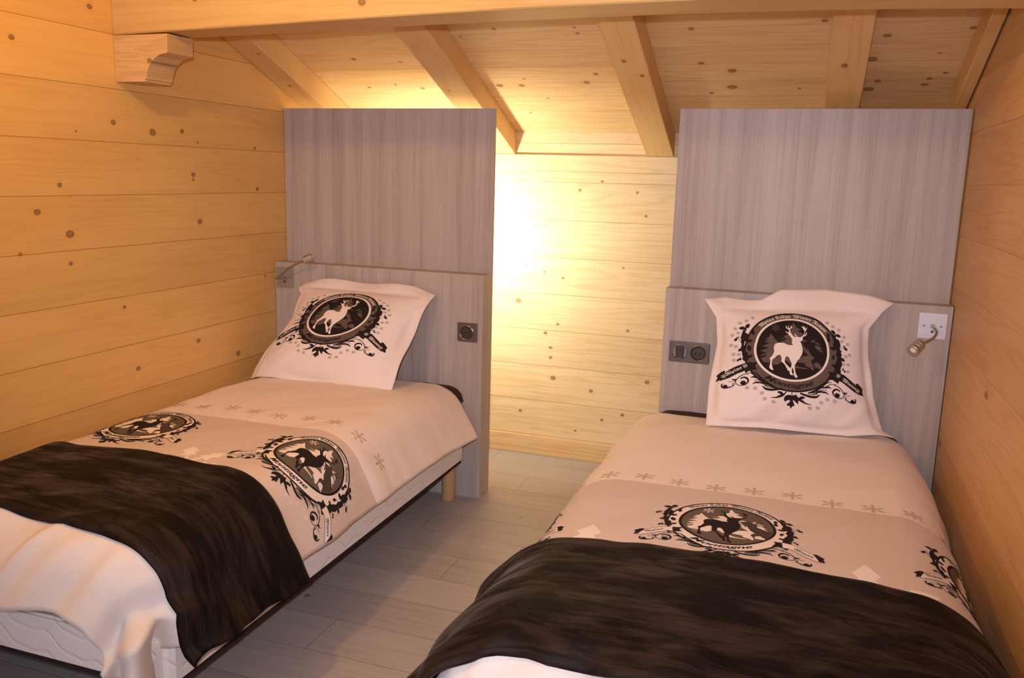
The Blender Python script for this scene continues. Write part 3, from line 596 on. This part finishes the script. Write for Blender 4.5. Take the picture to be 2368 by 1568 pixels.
def fabric(name, col, rough=.9, sheen=.15, band=None, weave=1.):
    M = NT(name, rough, .15); M.b.inputs['Sheen Weight'].default_value = sheen; M.b.inputs['Sheen Roughness'].default_value = .5
    o = M.n('ShaderNodeTexCoord')
    c = col
    if band:
        u = M.n('ShaderNodeUVMap', uv_map='sheet'); x = M.n('ShaderNodeSeparateXYZ'); M.t.links.new(u.outputs[0], x.inputs[0])
        t = x.outputs[1]; f = M.math('MULTIPLY', M.math('GREATER_THAN', t, band[0]), M.math('LESS_THAN', t, band[1])); c = M.mix(f, M.mix(M.math('GREATER_THAN', t, band[1]), col, band[3]), band[2])
    M.color(c); n1 = M.noise(o.outputs['Object'], 420., 2., .6); M.bump(n1, .10*weave, .0008); return M.m
CREAM, BEIGE = (.84, .725, .66), (.64, .515, .44)
PAL = {'D': plain('print_black_brown', (.022, .014, .013), .85, spec=.15), 'M': plain('print_taupe', (.13, .088, .072), .85, spec=.15),
       'W': plain('print_ground_white', (.84, .74, .69), .9, spec=.15), 'G': plain('print_grey_brown', (.135, .105, .085), .85, spec=.15),
       'K': plain('print_dark_taupe', (.075, .052, .042), .85, spec=.15), 'W2': plain('print_pale_beige', (.85, .75, .68), .9, spec=.15), 'B': plain('print_beige', (.58, .46, .375), .9, spec=.15), 'X': plain('print_ribbon_grey', (.62, .585, .56), .9, spec=.15)}
F_pil = fabric('pillow_cotton', (.83, .725, .68))
F_pil_l = F_pil
F_duv = fabric('duvet_cotton', CREAM, band=(.945, 1.70, BEIGE, (.72, .645, .605)))
def shell(F, us, vs, th, name, mats, art=(), uv=True, parent=None, closed_back=None):
    """a sheet F(u,v) given a thickness, with printed pieces laid on its top face, as one mesh"""
    U, V_ = np.meshgrid(us, vs, indexing='ij'); P = F(U, V_); n, m = U.shape
    def normals(fu, fv, e=.004):
        a = F(fu+e, fv)-F(fu-e, fv); b = F(fu, fv+e)-F(fu, fv-e); q = np.cross(a, b); return q/(np.linalg.norm(q, axis=-1, keepdims=True)+1e-12)
    if closed_back is None:
        a = np.gradient(P, axis=0); b = np.gradient(P, axis=1); N = np.cross(a, b); N /= np.linalg.norm(N, axis=-1, keepdims=True)+1e-12
        if N[n//2, m//2, 2] < 0: N = -N; flip = True
        else: flip = False
        Q = P-N*th
    else:
        Q = closed_back(U, V_); flip = False
        if np.cross(P[n//2+1, m//2]-P[n//2, m//2], P[n//2, m//2+1]-P[n//2, m//2])[1] > 0: flip = True
    idx = np.arange(n*m).reshape(n, m); A, B, C, D = idx[:-1, :-1], idx[1:, :-1], idx[1:, 1:], idx[:-1, 1:]
    top = np.stack([A, B, C, D], -1).reshape(-1, 4); bot = top[:, ::-1]+n*m
    rim = np.concatenate([idx[:, 0], idx[-1, 1:], idx[-2::-1, -1], idx[0, -2:0:-1]]); r2 = np.roll(rim, -1)
    side = np.stack([rim, rim+n*m, r2+n*m, r2], -1)
    faces = np.concatenate([top, bot, side])
    if flip: faces = faces[:, ::-1]
    verts = np.concatenate([P.reshape(-1, 3), Q.reshape(-1, 3)])
    st = np.concatenate([np.stack([U, V_], -1).reshape(-1, 2)]*2)
    allv = [verts]; allf = [tuple(f) for f in faces.tolist()]; mi = [0]*len(allf); sts = [st]; off = len(verts); slots = {}
    ulo, uhi, vlo, vhi = us[0], us[-1], vs[0], vs[-1]
    for (AV, AF, AK, mapf) in art:
        uv_ = mapf(AV); u, v = uv_[:, 0], uv_[:, 1]
        ok = (u > ulo+.003) & (u < uhi-.003) & (v > vlo+.003) & (v < vhi-.003)
        uc, vc = np.clip(u, ulo+.003, uhi-.003), np.clip(v, vlo+.003, vhi-.003)
        base_ = F(uc, vc); nn = normals(uc, vc); nn = nn*(-1 if flip else 1)
        if closed_back is None and flip: pass
        keys = sorted(set(AK))
        for kk in keys:
            h = .00035+.00007*kk[0]; ids = [i for i, k_ in enumerate(AK) if k_ == kk]
            used = sorted({j for i in ids for j in AF[i] if True}); remap = {j: off+q for q, j in enumerate(used)}
            allv.append(base_[used]+nn[used]*h); sts.append(uv_[used]); off += len(used)
            if kk[1] not in slots: slots[kk[1]] = len(slots)+1
            for i in ids:
                if all(ok[j] for j in AF[i]):
                    f = tuple(remap[j] for j in AF[i]); allf.append(f); mi.append(slots[kk[1]])
    verts = np.concatenate(allv); st = np.concatenate(sts)
    # printed faces must look outwards
    me = bpy.data.meshes.new(name); me.from_pydata(verts.tolist(), [], allf)
    nt = len(faces)
    me.update()
    uvl = me.uv_layers.new(name='sheet'); li = np.empty(len(me.loops), int); me.loops.foreach_get('vertex_index', li); uvl.data.foreach_set('uv', st[li].ravel())
    me.polygons.foreach_set('material_index', mi)
    bm = bmesh.new(); bm.from_mesh(me); bmesh.ops.delete(bm, geom=[v for v in bm.verts if not v.link_faces], context='VERTS'); bm.to_mesh(me); bm.free()
    return link(name, me, list(mats)+[PAL[k] for k in slots], parent, True)
V_p, F_p, K_p = art_mesh(0)
V_d, F_d, K_d = art_mesh(1)
# beige snowflakes in a row, and large white ones between the medallions
def flake_art(items):
    ex = []
    for (x, y, r, col, rot) in items:
        for a in arms(x, y, r, .075, rot): ex.append((2, col, col, [a]))
        ex.append((2, col, col, [circ(r*.16, x, y, 10)]))
    return art_mesh(0, ex, base=False, cell=.011)
def big_flake(x, y, r, rot=math.pi/6): 
    ex = []
    for k in range(6):
        a = rot+k*math.pi/3; c, s = math.cos(a), math.sin(a); R_ = lambda p: (x+(p[0]*c-p[1]*s)*r, y+(p[0]*s+p[1]*c)*r)
        ex.append((2, 'W2', 'W2', [[R_(p) for p in ((.06, -.045), (.42, -.045), (.40, -.20), (.58, -.10), (.70, -.18), (1, 0), (.70, .18), (.58, .10), (.40, .20), (.42, .045), (.06, .045))]]))
    return ex
RM = .150
def med_map(s0, t0, rot=0., R=RM):
    c, s = math.cos(rot), math.sin(rot)
    return lambda V: np.stack([s0+R*(V[:, 0]*c-V[:, 1]*s), t0-R*(V[:, 0]*s+V[:, 1]*c)], 1)
def duvet(b, label, s0, s1, t0, t1, meds, flakes, big, th=.014):
    F = lambda s, t: cloth(b, s, t+sm(1.82, 2.02, t)*(.10*np.exp(-((s-.47)/.09)**2)+(.012*np.sin(s*17+1)))*(1 if b == 'L' else .3))
    us = np.arange(s0, s1+.005, .0105); vs = np.arange(t0, t1+.005, .0105)
    art = [(V_d, F_d, K_d, med_map(*m)) for m in meds]
    idm = lambda V: V
    art.append((*flake_art(flakes), idm))
    ex = []
    for q in big: ex += big_flake(*q)
    art.append((*art_mesh(0, ex, base=False, cell=.011), idm))
    o = shell(F, us, vs, th, 'duvet', [F_duv], art)
    return tag(o, label, 'duvet', 'printed duvets')
duvet('L', 'cream and beige duvet with stag medallions on the left bed, against the left wall', -.60, .618, .075, 2.025, [(-.24, 1.11), (.40, 1.135, -.03)],
      [(-.43+.1045*k, .845-.015*math.cos(k*2.), .034, 'B', .52) for k in range(10)], [(.115, 1.36, .13, .05), (.75, 1.36, .13, .05), (-.525, 1.36, .13, .05)])
duvet('R', 'cream and beige duvet with stag medallions on the right bed, in the foreground', -.71, .71, .065, 2.02, [(-.045, 1.185), (.585, 1.18), (-.665, 1.19)],
      [(-.51+.1025*k, .905+.01*math.cos(k*1.7), .034, 'B', .52) for k in range(11)], [(-.36, 1.46, .17), (.27, 1.47, .17)])
# brown sheet showing at the head
F_brown = fabric('brown_fleece', (.045, .022, .017), .95, .05)
def undersheet(b, s0, s1, label):
    def F(s, t):
        B = BEDS[b]; s = np.asarray(s, float); x = B['xc']+s; e = np.maximum(np.abs(s-(s0+s1)/2)-(s1-s0)/2+.07, 0)
        z = .477-np.where(e < .07, .07-np.sqrt(np.maximum(.07**2-e**2, 0)), .07)*.9+.003*fbm(s*9, t*7)+.013*sm(.075, .03, t)
        return np.stack([x, -t, z], -1)
    o = shell(F, np.linspace(s0, s1, 90), np.linspace(.004, .30, 40), .012, 'bed_sheet', [F_brown])
    return tag(o, label, 'sheet', 'dark sheets under the duvets')
undersheet('L', -.42, .425, 'dark brown sheet peeping out behind the left duvet at the headboard')
undersheet('R', -.428, .47, 'dark brown sheet peeping out behind the right duvet at the headboard')
# velvet throws
def velvet():
    M = NT('brown_velvet', .62, .12); o = M.n('ShaderNodeTexCoord'); u = M.n('ShaderNodeUVMap', uv_map='sheet')
    x = M.n('ShaderNodeSeparateXYZ'); M.t.links.new(u.outputs[0], x.inputs[0])
    n1 = M.noise(M.comb(M.math('MULTIPLY', x.outputs[0], 2.6), M.math('MULTIPLY', x.outputs[1], 7.)), 1.5, 7., .68, 1.6)
    n2 = M.noise(M.comb(M.math('MULTIPLY', x.outputs[0], 4.), M.math('MULTIPLY', x.outputs[1], 6.), 4.), 1.1, 4., .6, .5)
    g = M.mr(M.math('ADD', M.math('MULTIPLY', n1, .6), M.math('MULTIPLY', n2, .4)), .42, .68)
    M.color(M.mix(g, (.0045, .0032, .0030), (.034, .0195, .0150)))
    M.set(M.b.inputs['Sheen Weight'], M.math('MULTIPLY', g, .16)); M.b.inputs['Sheen Roughness'].default_value = .38
    M.b.inputs['Sheen Tint'].default_value = (1., .75, .66, 1)
    M.bump(M.noise(o.outputs['Object'], 300., 2., .6), .25, .002); return M.m
M_vel = velvet()
def throw(b, label, s0, s1, head, foot, lift=.0115, th=.008):
    def F(s, v):
        t = head(s)*(1-v)+foot(s)*v
        r = .006*(1-np.minimum(np.minimum(v, 1-v)/.03, 1)**.5)
        P = cloth(b, s, t, lift=lift, wr=1.)
        hang = sm(.42, .62, np.abs(s))
        w = .0022*fbm(s*11+3, t*5, 2)+hang*.008*(np.sin(t*21+s*3)+.6*np.sin(t*37+1))+(sm(-.45, -.66, s)*.045 if b == 'R' else 0)
        P[..., 0] += np.sign(s)*np.maximum(w*hang, -.004); P[..., 2] += (w*(1-hang)-r)
        P[..., 0] = np.clip(P[..., 0], BEDS[b]['xmin']+.001, BEDS[b]['xmax']-.001)
        return P
    us = np.arange(s0, s1+.004, .0085); vs = np.linspace(0, 1, 64)
    o = shell(F, us, vs, th, 'throw_blanket', [M_vel])
    return tag(o, label, 'blanket', 'dark velvet throws')
ip = lambda *pts: (lambda s: np.interp(s, *zip(*pts)))
throw('L', 'dark brown velvet throw across the left bed, one corner hanging over the side', -.60, .678,
      ip((-.6, 1.35), (-.16, 1.36), (.07, 1.348), (.23, 1.364), (.353, 1.384), (.52, 1.396), (.7, 1.402)), ip((-.6, 1.80), (-.05, 1.814), (.34, 1.836), (.44, 1.842), (.49, 1.85), (.57, 1.872), (.65, 1.882), (.7, 1.87)))
throw('R', 'dark brown velvet throw spread over the foot of the right bed, nearest the camera', -.80, .72,
      ip((-.8, 1.36), (-.55, 1.39), (-.38, 1.402), (-.21, 1.37), (.0, 1.382), (.175, 1.38), (.348, 1.41), (.46, 1.424), (.7, 1.43)), ip((-.8, 1.95), (-.49, 1.918), (-.40, 1.902), (-.345, 1.898), (-.30, 1.906), (-.1, 1.90), (.7, 1.90)))
# pillows
def pillow_obj(k, label, cx, cy, exu, exv, eyu, eyv):
    us = np.linspace(0, 1, 85); vs = np.linspace(0, 1, 75)
    mp = lambda V: np.stack([cx+V[:, 0]*exu+V[:, 1]*eyu, cy+V[:, 0]*exv+V[:, 1]*eyv], 1)
    o = shell(lambda u, v: pillow(k, u, v, 1), us, vs, 0, 'pillow', [F_pil], [(V_p, F_p, K_p, mp)], closed_back=lambda u, v: pillow(k, u, v, -1))
    return tag(o, label, 'pillow', 'square printed pillows')
pillow_obj('R', 'white square pillow with black stag medallion standing against the right headboard', .47, .585, .300, -.015, .014, .306)
pillow_obj('L', 'white square pillow with black stag medallion leaning back on the left headboard', .49, .57, .280, 0., .020, .283)
